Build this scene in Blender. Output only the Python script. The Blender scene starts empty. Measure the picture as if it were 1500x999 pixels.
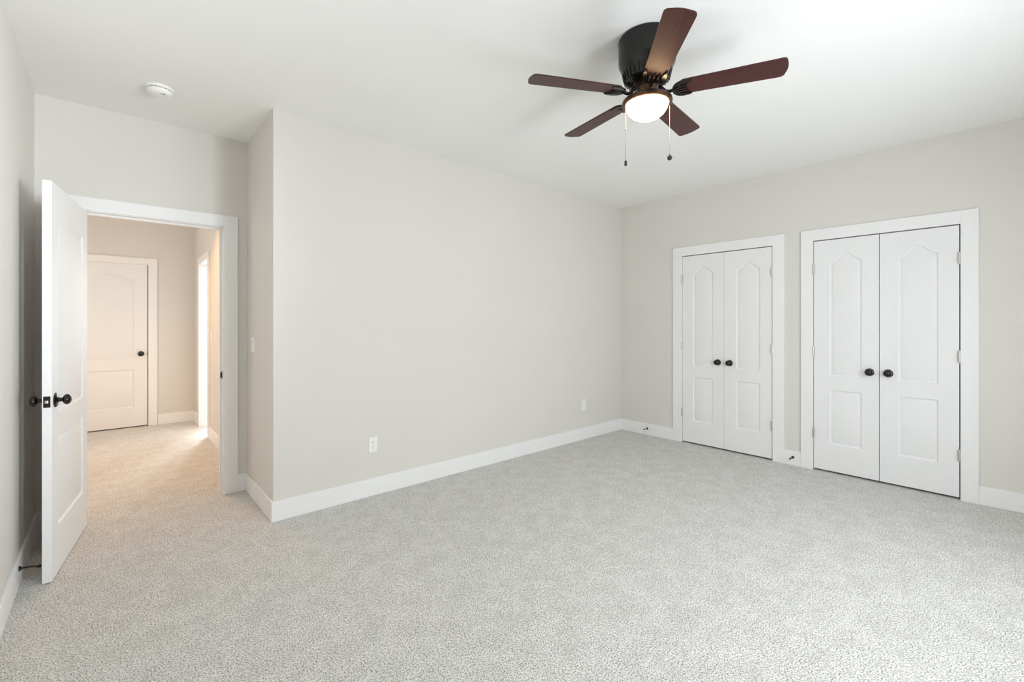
import bpy, bmesh, math
from math import pi, sin, cos, radians
from mathutils import Vector, Matrix
from mathutils.geometry import tessellate_polygon

scn = bpy.context.scene
COL = scn.collection

# ------------------------------------------------------------------ room dimensions (metres)
KX = 3.9198          # right wall, long wall runs y = 0 from x = 0 to KX
ZC = 2.7395          # ceiling
LX = -1.16           # left wall
AY = 0.776           # entry (door) wall of the alcove
RY = -3.95           # rear wall with the windows, behind the camera
HX = 0.035           # right wall of the hall
HY = 4.12            # end wall of the hall
HLX = -1.75          # left wall of the hall
WT = 0.115           # wall thickness

# ------------------------------------------------------------------ camera
cam = bpy.data.cameras.new('camera')
camo = bpy.data.objects.new('camera', cam)
COL.objects.link(camo)
camo.location = (-0.796, -3.2825, 1.3168)
camo.rotation_euler = (pi/2, 0, -0.72507)
cam.sensor_width = 36.0
cam.lens = 660.05/1500*36
cam.shift_y = -(499.5-472.86)/1500
cam.clip_start = 0.02
scn.camera = camo

# ------------------------------------------------------------------ world, lights, exposure
scn.view_settings.view_transform = 'Standard'
scn.view_settings.look = 'None'
scn.view_settings.gamma = 1.0
scn.view_settings.use_curve_mapping = False
scn.view_settings.exposure = 0.17
scn.cycles.max_bounces = 16
scn.cycles.diffuse_bounces = 12

w = bpy.data.worlds.new('sky')
scn.world = w
w.use_nodes = True
wb = w.node_tree.nodes['Background']
wb.inputs[0].default_value = (0.78, 0.88, 1.0, 1)
wb.inputs[1].default_value = 0.6

def area(name, loc, rot, sx, sy, power, col, spread=pi):
    l = bpy.data.lights.new(name, 'AREA')
    l.shape = 'RECTANGLE'; l.size = sx; l.size_y = sy
    l.energy = power; l.color = col; l.spread = spread
    o = bpy.data.objects.new(name, l); COL.objects.link(o)
    o.location = loc; o.rotation_euler = rot
    return o

WINS = [(0.60, 1.30), (1.95, 2.65)]      # x ranges of the two windows in the rear wall
WZ0, WZ1 = 0.75, 2.2
DAY = (0.885, 0.95, 1.0)
# daylight through the two rear windows; an added narrow beam brightens left wall and entry
area('daylight_and_fill', (0.95, RY+.02, 1.42), (pi/2, 0, 0), .65, 1.3, 40, DAY)
area('daylight_and_fill', (2.30, RY+.02, 1.15), (pi/2, 0, 0), .65, 1.0, 16.5, DAY)
area('fill_beam', (0.95, RY+.12, 1.42), (pi/2+radians(5), 0, radians(37)), .45, 1.2, 10.8, DAY, radians(54))
# daylight from the window of the room off the hall
area('daylight_and_fill', (0.90, 5.10, 1.5), (pi/2, 0, pi-radians(8)), 0.6, 1.5, 108, (0.93, 0.96, 1.0))
# added neutral fill lamp at the hall's left wall, lifting its far wall
area('daylight_and_fill', (HLX+.03, 2.7, 1.45), (pi/2, 0, -pi/2), 1.3, 1.6, 11, (1.0, 0.975, 0.945))
# ceiling lamp of the hall (out of the picture)
pl = bpy.data.lights.new('hall_downlight', 'SPOT'); pl.energy = 88; pl.color = (1.0, 0.52, 0.19)
pl.shadow_soft_size = 0.07; pl.spot_size = radians(125); pl.spot_blend = 0.8
plo = bpy.data.objects.new('hall_downlight', pl); COL.objects.link(plo); plo.location = (-0.55, 2.1, ZC-.02)

# ------------------------------------------------------------------ materials
def mat(name, col, rough=0.5, metal=0.0, spec=0.5, noise=None, bump=None, coat=0.0):
    m = bpy.data.materials.new(name); m.use_nodes = True
    nt = m.node_tree; b = nt.nodes['Principled BSDF']
    b.inputs['Base Color'].default_value = (*col, 1)
    b.inputs['Roughness'].default_value = rough
    b.inputs['Metallic'].default_value = metal
    b.inputs['Specular IOR Level'].default_value = spec
    b.inputs['Coat Weight'].default_value = coat
    tc = nt.nodes.new('ShaderNodeTexCoord')
    if noise:
        sc, amt = noise
        n = nt.nodes.new('ShaderNodeTexNoise'); n.inputs['Scale'].default_value = sc; n.inputs['Detail'].default_value = 3
        r = nt.nodes.new('ShaderNodeValToRGB')
        r.color_ramp.elements[0].position = .3; r.color_ramp.elements[1].position = .7
        r.color_ramp.elements[0].color = (*[c*(1-amt) for c in col], 1)
        r.color_ramp.elements[1].color = (*[min(1, c*(1+amt)) for c in col], 1)
        nt.links.new(tc.outputs['Object'], n.inputs['Vector'])
        nt.links.new(n.outputs['Fac'], r.inputs['Fac'])
        nt.links.new(r.outputs['Color'], b.inputs['Base Color'])
    if bump:
        sc, st, dist = bump
        n2 = nt.nodes.new('ShaderNodeTexNoise'); n2.inputs['Scale'].default_value = sc; n2.inputs['Detail'].default_value = 2
        bp = nt.nodes.new('ShaderNodeBump'); bp.inputs['Strength'].default_value = st; bp.inputs['Distance'].default_value = dist
        nt.links.new(tc.outputs['Object'], n2.inputs['Vector'])
        nt.links.new(n2.outputs['Fac'], bp.inputs['Height'])
        nt.links.new(bp.outputs['Normal'], b.inputs['Normal'])
    return m

M = {}
M['wall'] = mat('wall_paint', (0.71, 0.69, 0.655), 0.75, spec=0.25, noise=(1.3, 0.012), bump=(260, 0.06, 0.001))
M['ceil'] = mat('ceiling_paint', (0.875, 0.875, 0.86), 0.85, spec=0.2, noise=(1.1, 0.01), bump=(220, 0.06, 0.001))
M['trim'] = mat('trim_paint', (0.85, 0.85, 0.85), 0.42, spec=0.4, noise=(2.0, 0.008))
M['door'] = mat('door_paint', (0.83, 0.83, 0.832), 0.58, spec=0.25, noise=(2.5, 0.008), bump=(180, 0.03, 0.0006))
M['closet'] = mat('closet_interior', (0.5, 0.48, 0.45), 0.8, noise=(2, 0.02))
M['bronze'] = mat('oil_rubbed_bronze', (0.008, 0.006, 0.005), 0.25, metal=0.0, spec=0.45, noise=(40, 0.25))
M['nickel'] = mat('satin_nickel', (0.62, 0.60, 0.57), 0.35, metal=0.9, noise=(60, 0.06))
M['plastic'] = mat('white_plastic', (0.86, 0.86, 0.84), 0.35, spec=0.5, noise=(5, 0.006))
M['slot'] = mat('dark_slot', (0.03, 0.03, 0.03), 0.6, noise=(30, 0.1))
M['housing'] = mat('black_bronze_enamel', (0.006, 0.005, 0.004), 0.2, metal=0.0, spec=0.4, noise=(30, 0.2))
M['fitter'] = mat('brushed_dark_bronze', (0.085, 0.050, 0.030), 0.33, metal=0.75, noise=(50, 0.2))
M['chain'] = mat('chain_metal', (0.45, 0.42, 0.38), 0.35, metal=0.8, noise=(80, 0.1))
M['rubber'] = mat('black_rubber', (0.015, 0.015, 0.015), 0.6, noise=(60, 0.1))

def wood_mat():
    m = bpy.data.materials.new('mahogany_veneer'); m.use_nodes = True
    nt = m.node_tree; b = nt.nodes['Principled BSDF']
    tc = nt.nodes.new('ShaderNodeTexCoord'); mp = nt.nodes.new('ShaderNodeMapping')
    mp.inputs['Scale'].default_value = (2.0, 60.0, 20.0)
    n = nt.nodes.new('ShaderNodeTexNoise'); n.inputs['Scale'].default_value = 2.2; n.inputs['Detail'].default_value = 5
    r = nt.nodes.new('ShaderNodeValToRGB')
    r.color_ramp.elements[0].position = .32; r.color_ramp.elements[0].color = (0.042, 0.0125, 0.011, 1)
    r.color_ramp.elements[1].position = .70; r.color_ramp.elements[1].color = (0.072, 0.021, 0.018, 1)
    nt.links.new(tc.outputs['Object'], mp.inputs['Vector']); nt.links.new(mp.outputs['Vector'], n.inputs['Vector'])
    nt.links.new(n.outputs['Fac'], r.inputs['Fac']); nt.links.new(r.outputs['Color'], b.inputs['Base Color'])
    b.inputs['Roughness'].default_value = 0.36; b.inputs['Specular IOR Level'].default_value = 0.28
    return m
M['wood'] = wood_mat()

def glow_mat():
    m = bpy.data.materials.new('lit_frosted_glass'); m.use_nodes = True
    nt = m.node_tree; b = nt.nodes['Principled BSDF']
    b.inputs['Base Color'].default_value = (0.9, 0.88, 0.82, 1); b.inputs['Roughness'].default_value = 0.35
    n = nt.nodes.new('ShaderNodeTexNoise'); n.inputs['Scale'].default_value = 9
    r = nt.nodes.new('ShaderNodeMapRange'); r.inputs['To Min'].default_value = 17.0; r.inputs['To Max'].default_value = 18.0
    nt.links.new(n.outputs['Fac'], r.inputs['Value'])
    b.inputs['Emission Color'].default_value = (1.0, 0.64, 0.33, 1)
    nt.links.new(r.outputs['Result'], b.inputs['Emission Strength'])
    return m
M['glow'] = glow_mat()

def carpet_mat():
    m = bpy.data.materials.new('cut_pile_carpet'); m.use_nodes = True
    nt = m.node_tree; b = nt.nodes['Principled BSDF']; L = nt.links.new
    tc = nt.nodes.new('ShaderNodeTexCoord')
    def noise(sc, det=2, rough=.5):
        n = nt.nodes.new('ShaderNodeTexNoise'); n.inputs['Scale'].default_value = sc
        n.inputs['Detail'].default_value = det; n.inputs['Roughness'].default_value = rough
        L(tc.outputs['Object'], n.inputs['Vector']); return n
    def ramp(src, p0, c0, p1, c1):
        r = nt.nodes.new('ShaderNodeValToRGB'); e = r.color_ramp.elements
        e[0].position = p0; e[0].color = (*c0, 1); e[1].position = p1; e[1].color = (*c1, 1)
        L(src, r.inputs['Fac']); return r
    def mul(a, c, fac=1.0):
        x = nt.nodes.new('ShaderNodeMix'); x.data_type = 'RGBA'; x.blend_type = 'MULTIPLY'; x.inputs[0].default_value = fac
        L(a, x.inputs[6]); L(c, x.inputs[7]); return x.outputs[2]
    yarn = noise(165, 4, .7)                       # flecked yarn
    base = ramp(yarn.outputs['Fac'], .39, (0.20, 0.19, 0.175), .53, (0.95, 0.938, 0.91))
    fine = noise(420, 2, .6)
    fr = ramp(fine.outputs['Fac'], 0.36, (.72, .72, .72), .58, (1, 1, 1))
    c = mul(base.outputs['Color'], fr.outputs['Color'])
    pile = noise(8.5, 4, .62)                        # nap laid in different directions
    pr = ramp(pile.outputs['Fac'], .40, (.90, .90, .895), .60, (1, 1, 1))
    c = mul(c, pr.outputs['Color'])
    tuft = noise(42, 3, .6)                         # clumped tufts
    tr = ramp(tuft.outputs['Fac'], .36, (.86, .86, .855), .60, (1, 1, 1))
    c = mul(c, tr.outputs['Color'])
    L(c, b.inputs['Base Color'])
    b.inputs['Roughness'].default_value = 1.0; b.inputs['Specular IOR Level'].default_value = 0.05
    b.inputs['Sheen Weight'].default_value = 0.15; b.inputs['Sheen Roughness'].default_value = 0.6
    hn = noise(170, 3, .7)
    bp = nt.nodes.new('ShaderNodeBump'); bp.inputs['Strength'].default_value = 0.55; bp.inputs['Distance'].default_value = 0.006
    L(hn.outputs['Fac'], bp.inputs['Height']); L(bp.outputs['Normal'], b.inputs['Normal'])
    return m
M['carpet'] = carpet_mat()

# ------------------------------------------------------------------ mesh helpers
def obj(name, bm, material, parent=None, smooth=False, loc=None, rot=None):
    bmesh.ops.recalc_face_normals(bm, faces=bm.faces)
    me = bpy.data.meshes.new(name); bm.to_mesh(me); bm.free()
    me.materials.append(material)
    if smooth:
        for p in me.polygons: p.use_smooth = True
        me.set_sharp_from_angle(angle=radians(38))
    o = bpy.data.objects.new(name, me); COL.objects.link(o)
    if parent: o.parent = parent
    if loc: o.location = loc
    if rot: o.rotation_euler = rot
    return o

def tag(o, label, cat, group=None, kind=None):
    o['label'] = label; o['category'] = cat
    if group: o['group'] = group
    if kind: o['kind'] = kind
    return o

def struct(o, label, cat):
    return tag(o, label, cat, kind='structure')

def empty(name, loc, rz=0):
    o = bpy.data.objects.new(name, None); COL.objects.link(o)
    o.empty_display_size = 0.05; o.location = loc; o.rotation_euler = (0, 0, rz); return o

def box(bm, x0, x1, y0, y1, z0, z1, bev=0.0, mtx=None):
    r = bmesh.ops.create_cube(bm, size=1)
    vs = r['verts']
    bmesh.ops.scale(bm, vec=(abs(x1-x0), abs(y1-y0), abs(z1-z0)), verts=vs)
    bmesh.ops.translate(bm, vec=((x0+x1)/2, (y0+y1)/2, (z0+z1)/2), verts=vs)
    if bev:
        es = list({e for v in vs for e in v.link_edges})
        rr = bmesh.ops.bevel(bm, geom=es, offset=bev, segments=2, affect='EDGES', profile=.5)
        vs = list({v for f in rr['faces'] for v in f.verts} | {v for v in vs if v.is_valid})
    if mtx: bmesh.ops.transform(bm, matrix=mtx, verts=vs)
    return vs

def lathe(bm, prof, seg=48, mtx=None):
    rings = []
    for r, z in prof:
        if r < 1e-6: rings.append([bm.verts.new((0, 0, z))])
        else: rings.append([bm.verts.new((r*cos(2*pi*i/seg), r*sin(2*pi*i/seg), z)) for i in range(seg)])
    for a, b in zip(rings[:-1], rings[1:]):
        for i in range(seg):
            j = (i+1) % seg
            if len(a) == 1 and len(b) == 1: continue
            if len(a) == 1: bm.faces.new((a[0], b[i], b[j]))
            elif len(b) == 1: bm.faces.new((a[i], a[j], b[0]))
            else: bm.faces.new((a[i], a[j], b[j], b[i]))
    vs = [v for r in rings for v in r]
    if mtx: bmesh.ops.transform(bm, matrix=mtx, verts=vs)
    return vs

def tube(bm, pts, rad, seg=10, cap=True):
    pts = [Vector(p) for p in pts]
    rads = rad if isinstance(rad, (list, tuple)) else [rad]*len(pts)
    rings = []; up = Vector((0.13, 0.31, 0.94)).normalized()
    for i, p in enumerate(pts):
        t = (pts[min(i+1, len(pts)-1)] - pts[max(i-1, 0)]).normalized()
        n = up - t*up.dot(t)
        if n.length < 1e-3: n = Vector((1, 0, 0)) - t*t.x
        n.normalize(); b = t.cross(n); up = n
        rings.append([bm.verts.new(p + (n*cos(2*pi*k/seg) + b*sin(2*pi*k/seg))*rads[i]) for k in range(seg)])
    for a, b in zip(rings[:-1], rings[1:]):
        for k in range(seg):
            j = (k+1) % seg; bm.faces.new((a[k], a[j], b[j], b[k]))
    if cap:
        bm.faces.new(list(reversed(rings[0]))); bm.faces.new(rings[-1])

def sphere(bm, c, r, seg=16, sx=1, sy=1, sz=1):
    bmesh.ops.create_uvsphere(bm, u_segments=seg, v_segments=seg//2+2, radius=r,
                              matrix=Matrix.Translation(c) @ Matrix.Diagonal((sx, sy, sz, 1)))

# ------------------------------------------------------------------ structure
def slab_with_openings(axis, c0, c1, lo, hi, z1, ops):
    """wall as one mesh: axis 'x' = wall runs along x, thickness y c0..c1; ops = (lo, hi, z0, z1)"""
    bm = bmesh.new()
    def b(a0, a1, z0, z_1):
        if a1-a0 < 1e-4 or z_1-z0 < 1e-4: return
        if axis == 'x': box(bm, a0, a1, c0, c1, z0, z_1)
        else: box(bm, c0, c1, a0, a1, z0, z_1)
    cur = lo
    for o0, o1, oz0, oz1 in sorted(ops):
        b(cur, o0, 0, z1)
        b(o0, o1, 0, oz0); b(o0, o1, oz1, z1)
        cur = o1
    b(cur, hi, 0, z1)
    return bm

# floor and ceiling
bm = bmesh.new(); box(bm, HLX-.2, 4.9, RY-.25, HY+1.3, -0.12, 0)
struct(obj('floor', bm, M['carpet']), 'pale greige flecked cut-pile carpet covering bedroom and hall floor', 'floor')
bm = bmesh.new(); box(bm, HLX-.2, 4.9, RY-.25, HY+1.3, ZC, ZC+.12)
struct(obj('ceiling', bm, M['ceil']), 'flat matte white ceiling above the whole room', 'ceiling')

# closet openings (distance along the right wall from the corner)
C1 = (0.802, 1.716); C2 = (2.047, 2.987); DH = 2.052
struct(obj('wall_right', slab_with_openings('y', KX, KX+WT, RY, 0, ZC, [(-C1[1], -C1[0], 0, DH), (-C2[1], -C2[0], 0, DH)]), M['wall']),
       'light grey wall holding the two double closet doorways', 'wall')
bm = bmesh.new(); box(bm, 0, KX+WT, 0, WT, 0, ZC); box(bm, 0, HX+.08, WT, AY, 0, ZC)
struct(obj('wall_back', bm, M['wall']), 'long blank light grey wall with the alcove return at its near end', 'wall')
JL, JR = -0.967, -0.166       # bedroom doorway
struct(obj('wall_entry', slab_with_openings('x', AY, AY+WT, HLX-.1, HX+.08, ZC, [(JL-.018, JR+.018, 0, DH+.016)]), M['wall']),
       'grey alcove wall pierced by the open bedroom doorway', 'wall')
bm = bmesh.new(); box(bm, LX-WT, LX, RY, AY, 0, ZC)
struct(obj('wall_left', bm, M['wall']), 'light grey wall behind the open white bedroom door', 'wall')
struct(obj('wall_rear', slab_with_openings('x', RY-WT, RY, LX-WT, KX+WT, ZC, [(a, b, WZ0, WZ1) for a, b in WINS]), M['wall']),
       'grey window wall facing the long blank wall', 'wall')
# hall
HO = (2.95, 3.61)             # doorway in the hall's right wall
struct(obj('wall_hall_right', slab_with_openings('y', HX, HX+WT, AY+WT, 5.2, ZC, [(HO[0]-.018, HO[1]+.018, 0, DH+.016)]), M['wall']),
       'beige lit hall wall with the bright narrow doorway', 'wall')
HD = (-1.204, -0.456)         # hall end door opening
struct(obj('wall_hall_end', slab_with_openings('x', HY, HY+WT, HLX, HX+WT, ZC, [(HD[0], HD[1], 0, DH)]), M['wall']),
       'beige wall at the end of the hall around the closed panel door', 'wall')
bm = bmesh.new(); box(bm, HLX-WT, HLX, AY+WT, HY, 0, ZC)
struct(obj('wall_hall_left', bm, M['wall']), 'beige left wall of the hall hidden behind the bedroom door', 'wall')
# room off the hall (only its lit jamb shows)
bm = bmesh.new(); box(bm, HX+WT, 1.95, 5.2, 5.3, 0, ZC); box(bm, HX+WT, 1.95, 1.9, 2.0, 0, ZC); box(bm, 1.85, 1.95, 2.0, 5.2, 0, ZC)
struct(obj('wall_side_room', bm, M['wall']), 'walls of the bright room beyond the narrow hall doorway', 'wall')
# dark closets behind the doors
bm = bmesh.new()
for a, b in (C1, C2):
    y0, y1 = -b-.12, -a+.12
    box(bm, KX+WT+.55, KX+WT+.6, y0, y1, 0, 2.5); box(bm, KX+WT, KX+WT+.55, y0-.03, y0, 0, 2.5)
    box(bm, KX+WT, KX+WT+.55, y1, y1+.03, 0, 2.5); box(bm, KX+WT, KX+WT+.6, y0, y1, 2.5, 2.55)
box(bm, HD[0]-.1, HD[1]+.1, HY+.7, HY+.75, 0, 2.5); box(bm, HD[0]-.13, HD[0]-.1, HY+WT, HY+.75, 0, 2.5)
box(bm, HD[1]+.1, HD[1]+.13, HY+WT, HY+.75, 0, 2.5); box(bm, HD[0]-.1, HD[1]+.1, HY+WT, HY+.75, 2.5, 2.55)
struct(obj('wall_closet', bm, M['closet']), 'dim closet interior behind the closed white doors', 'wall')

# rear windows (behind the camera)
for i, (a, b) in enumerate(WINS):
    bm = bmesh.new(); y0, y1 = RY-.09, RY-.045; f = .045
    for x0, x1, z0, z1 in ((a, a+f, WZ0, WZ1), (b-f, b, WZ0, WZ1), (a+f, b-f, WZ0, WZ0+f), (a+f, b-f, WZ1-f, WZ1), (a+f, b-f, (WZ0+WZ1)/2-.02, (WZ0+WZ1)/2+.02)):
        box(bm, x0, x1, y0, y1, z0, z1)
    o = obj('window_%d' % (i+1), bm, M['trim'])
    struct(o, ('white sash window in the rear wall, nearer the left wall', 'white sash window in the rear wall, nearer the closets')[i], 'window')

# baseboards
BH, BT = 0.134, 0.015
def bb(bm, x0, x1, y0, y1): box(bm, x0, x1, y0, y1, 0, BH, bev=.003)
CW = 0.1                      # casing width
def baseboard(name, segs, label):
    bm = bmesh.new()
    for s in segs: bb(bm, *s)
    struct(obj(name, bm, M['trim']), label, 'baseboard')
baseboard('baseboard_back', [(-BT, KX, -BT, 0)], 'long white baseboard below the blank wall')
baseboard('baseboard_return', [(-BT, 0, 0, AY)], 'short white baseboard of the alcove return')
baseboard('baseboard_right', [(KX-BT, KX, -C1[0]+CW+.004, -BT), (KX-BT, KX, -C2[0]+CW-.005, -C1[1]-CW), (KX-BT, KX, RY, -C2[1]-CW+.005)], 'white baseboard running between the closet casings')
baseboard('baseboard_left', [(LX, LX+BT, RY, AY)], 'white baseboard behind the open bedroom door')
baseboard('baseboard_entry', [(-.066, -BT, AY-BT, AY)], 'stub of white baseboard beside the entry casing')
baseboard('baseboard_rear', [(LX, KX, RY, RY+BT)], 'white baseboard below the windows')
baseboard('baseboard_hall', [(HX-BT, HX, AY+WT, HO[0]-.1), (HX-BT, HX, HO[1]+.1, HY), (HD[1]+.095, HX, HY-BT, HY), (HLX, HD[0]-.095, HY-BT, HY), (HLX, HLX+BT, AY+WT, HY)],
          'white hall baseboard seen through the open doorway')

# casings: axis-aligned flat boards, one mesh per doorway
def casing(name, axis, face, sign, lo, hi, wl, wr, ztop, zin, label, thick=.018, jamb=None):
    bm = bmesh.new()
    def b(a0, a1, z0, z1):
        c = sorted((face, face+sign*thick))
        if axis == 'x': box(bm, a0, a1, c[0], c[1], z0, z1, bev=.0025)
        else: box(bm, c[0], c[1], a0, a1, z0, z1, bev=.0025)
    b(lo-wl, lo, 0, ztop); b(hi, hi+wr, 0, ztop); b(lo-.001, hi+.001, zin, ztop)
    if jamb:
        j0, j1, jt, stop, (L, R) = jamb
        def jb(a0, a1, d0, d1, z0, z1):
            if axis == 'x': box(bm, a0, a1, d0, d1, z0, z1)
            else: box(bm, d0, d1, a0, a1, z0, z1)
        jb(L-jt, L, j0, j1, 0, zin); jb(R, R+jt, j0, j1, 0, zin); jb(L-jt, R+jt, j0, j1, zin-.004, zin+jt-.004)
        if stop:
            s0, s1 = stop
            jb(L, L+.011, s0, s1, 0, zin-.004); jb(R-.011, R, s0, s1, 0, zin-.004); jb(L+.011, R-.011, s0, s1, zin-.017, zin-.004)
    return struct(obj(name, bm, M['trim']), label, 'door casing')

casing('trim_1', 'y', KX, -1, -C1[1], -C1[0], .1, .104, 2.15, DH, 'flat white casing around the narrower closet nearer the corner')
casing('trim_2', 'y', KX, -1, -C2[1], -C2[0], .095, .0945, 2.15, DH, 'flat white casing around the wider closet at the right')
t3 = casing('trim_3', 'x', AY, -1, JL-.006, JR+.006, .09, .094, 2.139, DH, 'flat white casing and jamb of the open bedroom doorway',
            jamb=(AY-.001, AY+WT+.001, .018, (AY+.045, AY+.08), (JL, JR)))
bm = bmesh.new()
box(bm, JR-.0025, JR+.002, AY+.008, AY+.036, .885, .945, bev=.001); box(bm, JR-.014, JR-.0015, AY+.004, AY+.012, .895, .935, bev=.002)
o = obj('strike_plate', bm, M['bronze'], t3); o['label'] = 'dark bronze strike plate'
casing('trim_4', 'x', AY+WT, 1, JL-.006, JR+.006, .09, .094, 2.139, DH, 'hall side casing of the bedroom doorway')
casing('trim_5', 'y', HX, -1, HO[0]-.006, HO[1]+.006, .09, .09, 2.14, DH, 'brightly lit casing of the narrow doorway in the hall',
       jamb=(HX-.001, HX+WT+.001, .018, (HX+.05, HX+.085), HO))
casing('trim_6', 'x', HY, -1, HD[0], HD[1], .09, .09, 2.14, DH+.006, 'cream casing around the closed door at the hall end')

# ------------------------------------------------------------------ panel doors
def offset_loop(pts, d):
    n = len(pts); out = []
    for i in range(n):
        p0, p, p1 = Vector(pts[i-1]), Vector(pts[i]), Vector(pts[(i+1) % n])
        a = (p-p0).normalized(); b = (p1-p).normalized()
        na = Vector((-a.y, a.x)); nb = Vector((-b.y, b.x))
        m = na+nb
        m = m/ max(1e-6, m.dot(na)) if m.length > 1e-6 else na
        out.append((p.x+m.x*d, p.y+m.y*d))
    return out

def rect_loop(x0, x1, z0, z1): return [(x0, z0), (x1, z0), (x1, z1), (x0, z1)]
def arch_loop(x0, x1, z0, zs, zp, n=22):
    pts = [(x0, z0), (x1, z0)]
    for i in range(n+1):
        t = i/n
        u = min(1, max(0, (t-.04)/.92))
        h = min(1, min(u, 1-u)/.47); h = h*h*(3-2*h)
        pts.append((x1+(x0-x1)*t, zs+(zp-zs)*h))
    return pts

PROFILE = [(0.0, 0.0), (0.003, .0045), (0.007, .0095), (0.012, .0105), (0.018, .0090), (0.027, .0042), (0.033, .0025)]
def door_mesh(wd, z0, z1, t, loops):
    """slab: x 0..wd, y 0..t (two moulded faces), z z0..z1"""
    bm = bmesh.new()
    outer = rect_loop(0, wd, z0, z1)
    for side in (0, 1):
        def V(p, dep): return bm.verts.new((p[0], dep if side == 0 else t-dep, p[1]))
        polys = [outer]+[list(reversed(l)) for l in loops]
        flat = [p for pl_ in polys for p in pl_]
        tv = [V(p, 0) for p in flat]
        for tri in tessellate_polygon([[Vector((p[0], p[1], 0)) for p in pl_] for pl_ in polys]):
            try: bm.faces.new([tv[i] for i in tri])
            except ValueError: pass
        for l in loops:
            prev = [V(p, 0) for p in l]
            for d, dep in PROFILE[1:]:
                cur = [V(p, dep) for p in offset_loop(l, d)]
                for i in range(len(l)):
                    j = (i+1) % len(l); bm.faces.new((prev[i], prev[j], cur[j], cur[i]))
                prev = cur
            pts = [(v.co.x, v.co.z) for v in prev]
            for tri in tessellate_polygon([[Vector((p[0], p[1], 0)) for p in pts]]):
                bm.faces.new([prev[i] for i in tri])
    for (ax, az), (bx, bz) in zip(outer, outer[1:]+outer[:1]):
        bm.faces.new([bm.verts.new(c) for c in ((ax, 0, az), (bx, 0, bz), (bx, t, bz), (ax, t, az))])
    bmesh.ops.remove_doubles(bm, verts=bm.verts, dist=1e-5)
    return bm

def door_obj(name, wd, z0, z1, t, sx0, sx1, arch):
    loops = [rect_loop(sx0, sx1, .252, .728), arch_loop(sx0, sx1, .848, arch[0], arch[1])]
    return obj(name, door_mesh(wd, z0, z1, t, loops), M['door'], smooth=True)

def knob_mesh(r=.027, rose=.032, length=.062, sq=.82):
    """axis along local -y from y = 0"""
    bm = bmesh.new()
    prof = [(0, 0), (rose, 0), (rose, .004), (rose*.86, .0075), (rose*.5, .0095), (.0125, .012), (.0105, .02), (.0105, length-1.85*r*sq)]
    for k in range(0, 15):
        a = pi*(0.14+0.86*k/14)
        prof.append((r*sin(a), length-r*sq-r*sq*cos(a)))
    prof[-1] = (0, length)
    lathe(bm, prof, 32, Matrix.Rotation(pi/2, 4, 'X'))
    return bm

def hinge_mesh(h=.092):
    bm = bmesh.new()
    lathe(bm, [(0, 0), (.0028, 0), (.0028, .003), (.0058, .004), (.0058, h*.33), (.0052, h*.335), (.0058, h*.34), (.0058, h*.66), (.0052, h*.665), (.0058, h*.67), (.0058, h-.004), (.0028, h-.003), (.0028, h), (0, h)], 14)
    box(bm, -.010, .010, .002, .0045, .003, h-.003)
    return bm
hinge_me = None

def closet_leaf(name, s0, s1, hinge_left, label, panel):
    wd = s1-s0
    d = door_obj(name, wd, .018, 2.044, .035, panel[0]-s0, panel[1]-s0, (1.858, 1.922))
    d.location = (KX-.004, -s0, 0); d.rotation_euler = (0, 0, -pi/2)
    struct(d, label, 'door')
    kx = wd-.062 if hinge_left else .054
    k = obj('knob', knob_mesh(), M['bronze'], d, smooth=True, loc=(kx, 0, .906)); k['label'] = 'dark bronze round knob'
    for z in (.288, 1.020, 1.752):
        h = obj('hinge', hinge_mesh(), M['nickel'], d, smooth=True, loc=(-.003 if hinge_left else wd+.003, -.0145, z)); h['label'] = 'satin nickel hinge'
    return d
closet_leaf('door_2', C1[0]+.004, 1.2565, True, 'left leaf of the narrower closet, white arched panel door nearest the corner', (.925, 1.142))
closet_leaf('door_3', 1.2595, C1[1]-.006, False, 'right leaf of the narrower closet, white arched panel door', (1.378, 1.602))
closet_leaf('door_4', C2[0]+.005, 2.5115, True, 'left leaf of the wider closet, white arched panel door', (2.168, 2.396))
closet_leaf('door_5', 2.5165, C2[1]-.007, False, 'right leaf of the wider closet, white door farthest from the corner', (2.630, 2.866))

# open bedroom door
BW = .785; TH = radians(-97.83)
d = door_obj('door_1', BW, .006, 2.036, .035, .118, BW-.118, (1.858, 1.922))
d.location = (-.9547, .7498, 0); d.rotation_euler = (0, 0, TH)
struct(d, 'open white arched panel bedroom door standing ajar by the left wall', 'door')
for y, rz, lab in ((.035, pi, 'bronze knob on the room side'), (0, 0, 'bronze knob facing the left wall')):
    k = obj('knob', knob_mesh(.0275, .0375, .062, .64), M['bronze'], d, smooth=True, loc=(BW-.062, y, .918), rot=(0, 0, rz)); k['label'] = lab
bm = bmesh.new(); box(bm, BW-.0005, BW+.0018, .0045, .0305, .889, .946, bev=.0008)
lp = obj('latch_plate', bm, M['bronze'], d); lp['label'] = 'dark bronze latch plate'
bm = bmesh.new(); box(bm, BW+.0015, BW+.011, .011, .024, .910, .926, bev=.003)
lb = obj('latch_bolt', bm, M['nickel'], lp); lb['label'] = 'silver latch bolt'
for z in (.24, 1.0, 1.76):
    h = obj('hinge', hinge_mesh(), M['nickel'], d, smooth=True, loc=(-.004, -.006, z)); h['label'] = 'satin nickel hinge'

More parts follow.
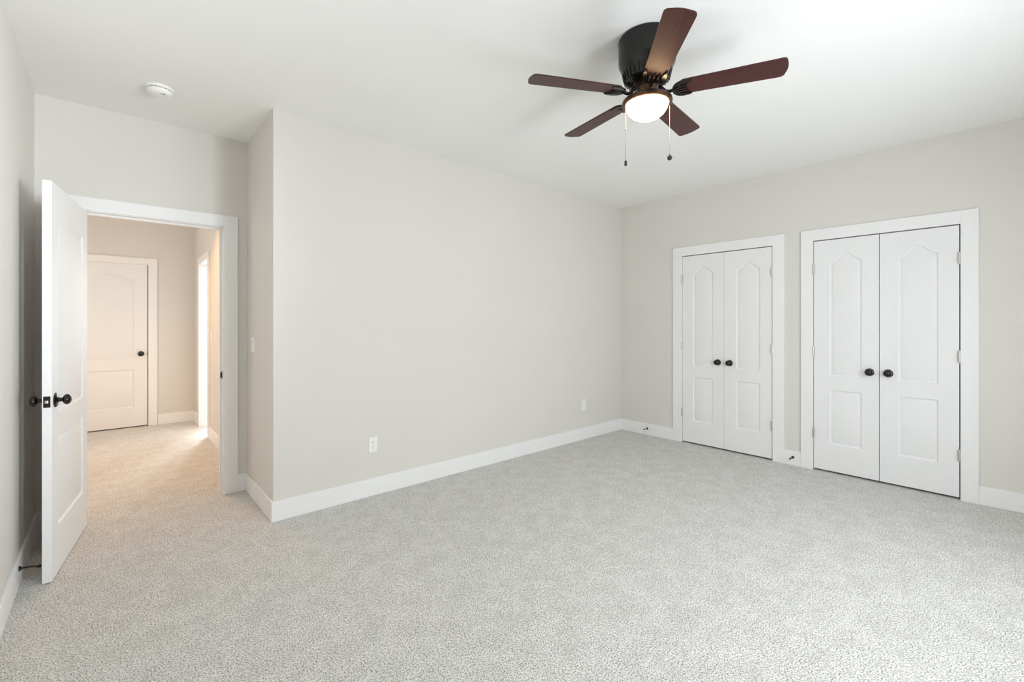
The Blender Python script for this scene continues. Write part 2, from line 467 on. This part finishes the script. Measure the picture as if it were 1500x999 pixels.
# closed hall door
wd = HD[1]-HD[0]-.012
d = door_obj('door_6', wd, .014, 2.052, .035, .145, wd-.135, (1.87, 1.925))
d.location = (HD[0]+.005, HY+.004, 0)
struct(d, 'closed cream arched panel door at the far end of the hall', 'door')
k = obj('knob', knob_mesh(.027, .033, .06, .7), M['bronze'], d, smooth=True, loc=(wd-.064, 0, .925)); k['label'] = 'dark bronze oval knob'
bm = bmesh.new(); box(bm, wd+.0005, wd+.006, -.004, .02, .895, .955)
o = obj('latch_plate', bm, M['bronze'], d); o['label'] = 'dark strike edge'

# ------------------------------------------------------------------ ceiling fan
FX, FY = 1.215, -2.036
fan = empty('ceiling_fan', (FX, FY, ZC))
tag(fan, 'five-blade dark mahogany flush ceiling fan with lit frosted bowl', 'ceiling fan')
z = lambda a: a-ZC
bm = bmesh.new()
lathe(bm, [(0, 0), (.137, 0), (.140, -.004), (.141, -.012), (.139, -.018), (.1395, -.06), (.140, -.105), (.137, -.125), (.128, -.145), (.118, -.165),
           (.111, -.188), (.108, -.206), (.098, -.214), (.075, -.218), (0, -.218)], 64)
obj('motor_housing', bm, M['housing'], fan, smooth=True)
bm = bmesh.new()
for i in range(30):                                  # vent ribs on the taper
    a = 2*pi*i/30; m = Matrix.Rotation(a, 4, 'Z')
    p0 = m @ Vector((.121, 0, -.160)); p1 = m @ Vector((.1165, 0, -.172)); p2 = m @ Vector((.1115, 0, -.192)); p3 = m @ Vector((.108, 0, -.209))
    tube(bm, [p0, p1, p2, p3], [.002, .0042, .0045, .003], 6)
o = obj('vent_ribs', bm, M['housing'], fan, smooth=True)
bm = bmesh.new()
lathe(bm, [(0, -.216), (.052, -.216), (.056, -.222), (.056, -.236), (.050, -.242), (.050, -.275), (.055, -.281), (.070, -.286), (.073, -.292), (0, -.292)], 48)
obj('switch_housing', bm, M['fitter'], fan, smooth=True)
RZ = -.292
bm = bmesh.new()
lathe(bm, [(0, RZ), (.072, RZ), (.098, RZ-.004), (.114, RZ-.010), (.121, RZ-.017), (.123, RZ-.026), (.121, RZ-.034), (.115, RZ-.037), (.105, RZ-.0355), (.103, RZ-.028), (0, RZ-.024)], 64)
obj('light_fitter', bm, M['fitter'], fan, smooth=True)
bm = bmesh.new()
prof = [(0.1035*cos(a), RZ-.030-.080*sin(a)) for a in [pi/2*k/16 for k in range(17)]]
prof[-1] = (0, prof[-1][1])
lathe(bm, prof, 64)
bowl = obj('lamp_bowl', bm, M['glow'], fan, smooth=True); bowl['label'] = 'glowing frosted glass bowl'

ZB = 2.471-ZC
def blade_mesh():
    bm = bmesh.new(); pts = []
    r0, r1, h0, h1 = .150, .614, .053, .0625
    out = []
    rc, bulge = .022, .007
    for i in range(9):                              # rounded tip corners
        a = -pi/2+pi/2*i/8
        out.append((r1-bulge-rc+rc*cos(a), -(h1-rc)+rc*sin(a)))
    tip = [(r1-bulge+bulge*(1-k*k), (h1-rc)*k) for k in (-.75, -.5, -.25, 0, .25, .5, .75)]
    up = [(x, -y) for x, y in reversed(out)]
    low_root = [(r0+.03-.03*cos(a), -h0+.03-.03*sin(a)) for a in (0, pi/6, pi/3, pi/2)]
    root = low_root + []
    loop = root + out + tip + up + [(x, -y) for x, y in reversed(root)]
    for zz in (-.003, .003): pts.append([bm.verts.new((x, y, zz)) for x, y in loop])
    bm.faces.new(pts[0]); bm.faces.new(list(reversed(pts[1])))
    n = len(loop)
    for i in range(n):
        j = (i+1) % n; bm.faces.new((pts[0][i], pts[0][j], pts[1][j], pts[1][i]))
    return bm
def iron_mesh():
    bm = bmesh.new()
    # horseshoe plate below the blade root
    n = 20; inner = []; outer = []
    for i in range(n+1):
        a = pi/2+pi*i/n
        outer.append((.172+.052*cos(a), .0555*sin(a))); inner.append((.176+.030*cos(a), .034*sin(a)))
    outer = [(.212, .046), (.2, .0535)]+outer+[(.2, -.0535), (.212, -.046)]
    inner = [(.206, .042), (.194, .038)]+inner+[(.194, -.038), (.206, -.042)]
    vs = []
    for zz in (-.0055, -.012): vs.append(([bm.verts.new((x, y, zz)) for x, y in outer], [bm.verts.new((x, y, zz)) for x, y in inner]))
    (o0, i0), (o1, i1) = vs
    for k in range(len(outer)-1):
        bm.faces.new((o0[k], o0[k+1], i0[k+1], i0[k])); bm.faces.new((o1[k+1], o1[k], i1[k], i1[k+1]))
        bm.faces.new((o0[k+1], o0[k], o1[k], o1[k+1])); bm.faces.new((i0[k], i0[k+1], i1[k+1], i1[k]))
    for k in (0, -1): bm.faces.new((o0[k], i0[k], i1[k], o1[k]))
    for yy in (-.019, 0, .019):                     # three ribs from the neck
        tube(bm, [(.124, yy*.25, -.008), (.14, yy*.8, -.012), (.165, yy, -.010), (.19, yy*1.15, -.007)], [.006, .0062, .005, .003], 8)
    tube(bm, [(.060, 0, .024), (.074, 0, .010), (.088, 0, -.006), (.104, 0, -.013), (.122, 0, -.010), (.135, 0, -.008)], [.008, .0085, .0085, .008, .0085, .007], 10)
    return bm
tilt_x, tilt_y = 0.0, 0.0
bl0 = ir0 = None
for i in range(5):
    th = 2.643-i*radians(72)
    mt = Matrix.Rotation(th, 4, 'Z') @ Matrix.Rotation(-.165, 4, 'X')
    if bl0 is None:
        b_ = bl0 = obj('blade', blade_mesh(), M['wood'], fan); bl0['label'] = 'dark mahogany blade'
        r_ = ir0 = obj('blade_bracket', iron_mesh(), M['housing'], bl0, smooth=True)
        ir0['label'] = 'glossy black blade bracket'
    else:
        b_ = bl0.copy(); COL.objects.link(b_); b_.parent = fan
        r_ = ir0.copy(); COL.objects.link(r_); r_.parent = b_
    b_.matrix_local = Matrix.Translation((0, 0, ZB)) @ mt

def pull(off, z0, z1, kind, joint):
    lft = Vector((-.7486, .6631, 0))*off
    bm = bmesh.new()
    tube(bm, [(lft.x*.93, lft.y*.93, z0+.004), (lft.x*1.06, lft.y*1.06, z0+.001), (lft.x*1.1, lft.y*1.1, z0-.01)], .0022, 8)
    n = int((z0-z1)/.0046)
    for k in range(n):
        bmesh.ops.create_icosphere(bm, subdivisions=1, radius=.0017, matrix=Matrix.Translation((lft.x*1.1, lft.y*1.1, z0-.01-(z0-.01-z1)*k/n)))
    tube(bm, [(lft.x*1.1, lft.y*1.1, z0-.01), (lft.x*1.1, lft.y*1.1, z1)], .0012, 6)
    if joint: sphere(bm, (lft.x*1.1, lft.y*1.1, joint), .0035, 10, sz=1.6)
    c = obj('pull_chain', bm, M['chain'], fan); c['label'] = 'thin beaded metal chain'
    bm = bmesh.new()
    if kind == 'ball': sphere(bm, (lft.x*1.1, lft.y*1.1, z1-.011), .0125, 18); lathe(bm, [(0, .006), (.003, .006), (.0045, 0), (0, -.002)], 12, Matrix.Translation((lft.x*1.1, lft.y*1.1, z1)))
    else: lathe(bm, [(0, .012), (.003, .012), (.0065, .007), (.0065, .001), (.0045, -.0005), (.0062, -.002), (.007, -.012), (.004, -.014), (0, -.014)], 14, Matrix.Translation((lft.x*1.1, lft.y*1.1, z1)))
    f = obj('fob', bm, M['rubber'], c, smooth=True); f['label'] = 'black ball fob' if kind == 'ball' else 'small black cylinder fob'
pull(.097, RZ-.026, z(2.121), 'cyl', z(2.29))
pull(-.104, RZ-.026, z(2.158), 'ball', None)

# ------------------------------------------------------------------ smoke detector
sd = empty('smoke_detector', (-.582, .180, ZC))
tag(sd, 'round white smoke detector on the ceiling above the open door', 'smoke detector')
bm = bmesh.new(); lathe(bm, [(0, 0), (.070, 0), (.071, -.003), (.070, -.012), (.066, -.0145), (0, -.0145)], 48); obj('base', bm, M['plastic'], sd, smooth=True)
bm = bmesh.new(); lathe(bm, [(0, -.0145), (.059, -.0145), (.0595, -.018), (.0640, -.0185), (.0645, -.022), (.061, -.034), (.054, -.041), (.040, -.045), (.022, -.0465), (0, -.0465)], 48)
cover = obj('cover', bm, M['plastic'], sd, smooth=True)
bm = bmesh.new()
for i in range(16):
    box(bm, .0585, .0605, -.0085, .0085, -.0182, -.0148, mtx=Matrix.Rotation(2*pi*i/16, 4, 'Z'))
obj('vent_slots', bm, M['slot'], cover)
bm = bmesh.new(); box(bm, -.013, .013, -.003, .003, -.0475, -.046, bev=.0006, mtx=Matrix.Translation((.012, -.036, .0015)))
o = obj('test_button', bm, M['slot'], cover); o['label'] = 'grey test button'

# ------------------------------------------------------------------ outlets and switches
def outlet(x, zc, label):
    t = empty('wall_outlet', (x, 0, zc)); tag(t, label, 'outlet', 'outlets on the long wall')
    bm = bmesh.new(); box(bm, -.035, .035, -.006, 0, -.0575, .0575, bev=.0025); obj('cover_plate', bm, M['plastic'], t)
    for dz in (.0195, -.0195):
        bm = bmesh.new(); lathe(bm, [(0, 0), (.0165, 0), (.0165, .002), (.0155, .0028), (0, .0028)], 24, Matrix.Translation((0, -.006, dz)) @ Matrix.Rotation(pi/2, 4, 'X'))
        s = obj('socket', bm, M['plastic'], t, smooth=True)
        bm = bmesh.new()
        for dx, hh in ((-.0062, .0045), (.0062, .0036)): box(bm, dx-.0011, dx+.0011, -.0093, -.0086, dz+.001-hh+.003, dz+.001+hh+.003)
        lathe(bm, [(0, 0), (.0026, 0), (.0026, .0008), (0, .0008)], 10, Matrix.Translation((0, -.0086, dz-.0085)) @ Matrix.Rotation(pi/2, 4, 'X'))
        obj('slots', bm, M['slot'], s)
    bm = bmesh.new(); sphere(bm, (0, -.006, 0), .003, 10, sy=.5); obj('screw', bm, M['plastic'], t)
outlet(.692, .387, 'white wall outlet on the long wall, nearest the alcove corner')
outlet(3.194, .390, 'small white wall outlet near the far room corner')

def switch(loc, rz, gangs, label):
    t = empty('light_switch', loc, rz); tag(t, label, 'light switch')
    wv = .035+.023*(gangs-1)
    bm = bmesh.new(); box(bm, -wv, wv, -.006, 0, -.0575, .0575, bev=.0025); obj('cover_plate', bm, M['plastic'], t)
    for g in range(gangs):
        cx = (g-(gangs-1)/2)*.046
        bm = bmesh.new(); box(bm, cx-.0165, cx+.0165, -.0085, -.005, -.033, .033, bev=.0012); obj('rocker', bm, M['plastic'], t)
switch((0, .555, 1.152), -pi/2, 2, 'white light switch on the alcove return wall')
switch((HX, 2.70, 1.157), -pi/2, 1, 'light switch on the beige hall wall beside the bright doorway')

# ------------------------------------------------------------------ door stops
def stop(loc, rz, label, spring=False):
    """axis along local -y from the baseboard face"""
    t = empty('door_stop', loc, rz); tag(t, label, 'door stop', 'door stops screwed to the baseboards')
    R = Matrix.Rotation(pi/2, 4, 'X'); L = .078
    bm = bmesh.new(); lathe(bm, [(0, 0), (.0125, 0), (.0125, .003), (.009, .008), (.0055, .011), (0, .011)], 20, R); obj('flange', bm, M['bronze'], t, smooth=True)
    bm = bmesh.new()
    if spring:
        n = 170; tube(bm, [(.0045*cos(k*.62), -.009-(L-.02)*k/n, .0045*sin(k*.62)-.012*(k/n)**2) for k in range(n+1)], .0010, 6)
        obj('spring', bm, M['bronze'], t, smooth=True); dz = -.012
    else:
        lathe(bm, [(0, .009), (.0042, .009), (.0036, .03), (.0036, L-.012), (0, L-.012)], 14, R); obj('rod', bm, M['bronze'], t, smooth=True); dz = 0
    bm = bmesh.new(); lathe(bm, [(0, 0), (.0072, 0), (.0078, .004), (.0074, .011), (.005, .0135), (0, .014)], 16, Matrix.Translation((0, -(L-.013), dz)) @ R)
    obj('bumper', bm, M['rubber'], t, smooth=True)
stop((KX-BT, -.375, .075), -pi/2, 'small black door stop on the baseboard left of the narrower closet')
stop((KX-BT, -1.888, .075), -pi/2, 'small black door stop on the baseboard between the two closets')
stop((LX+BT, .010, .098), pi/2, 'black spring door stop on the baseboard behind the bedroom door', spring=True)
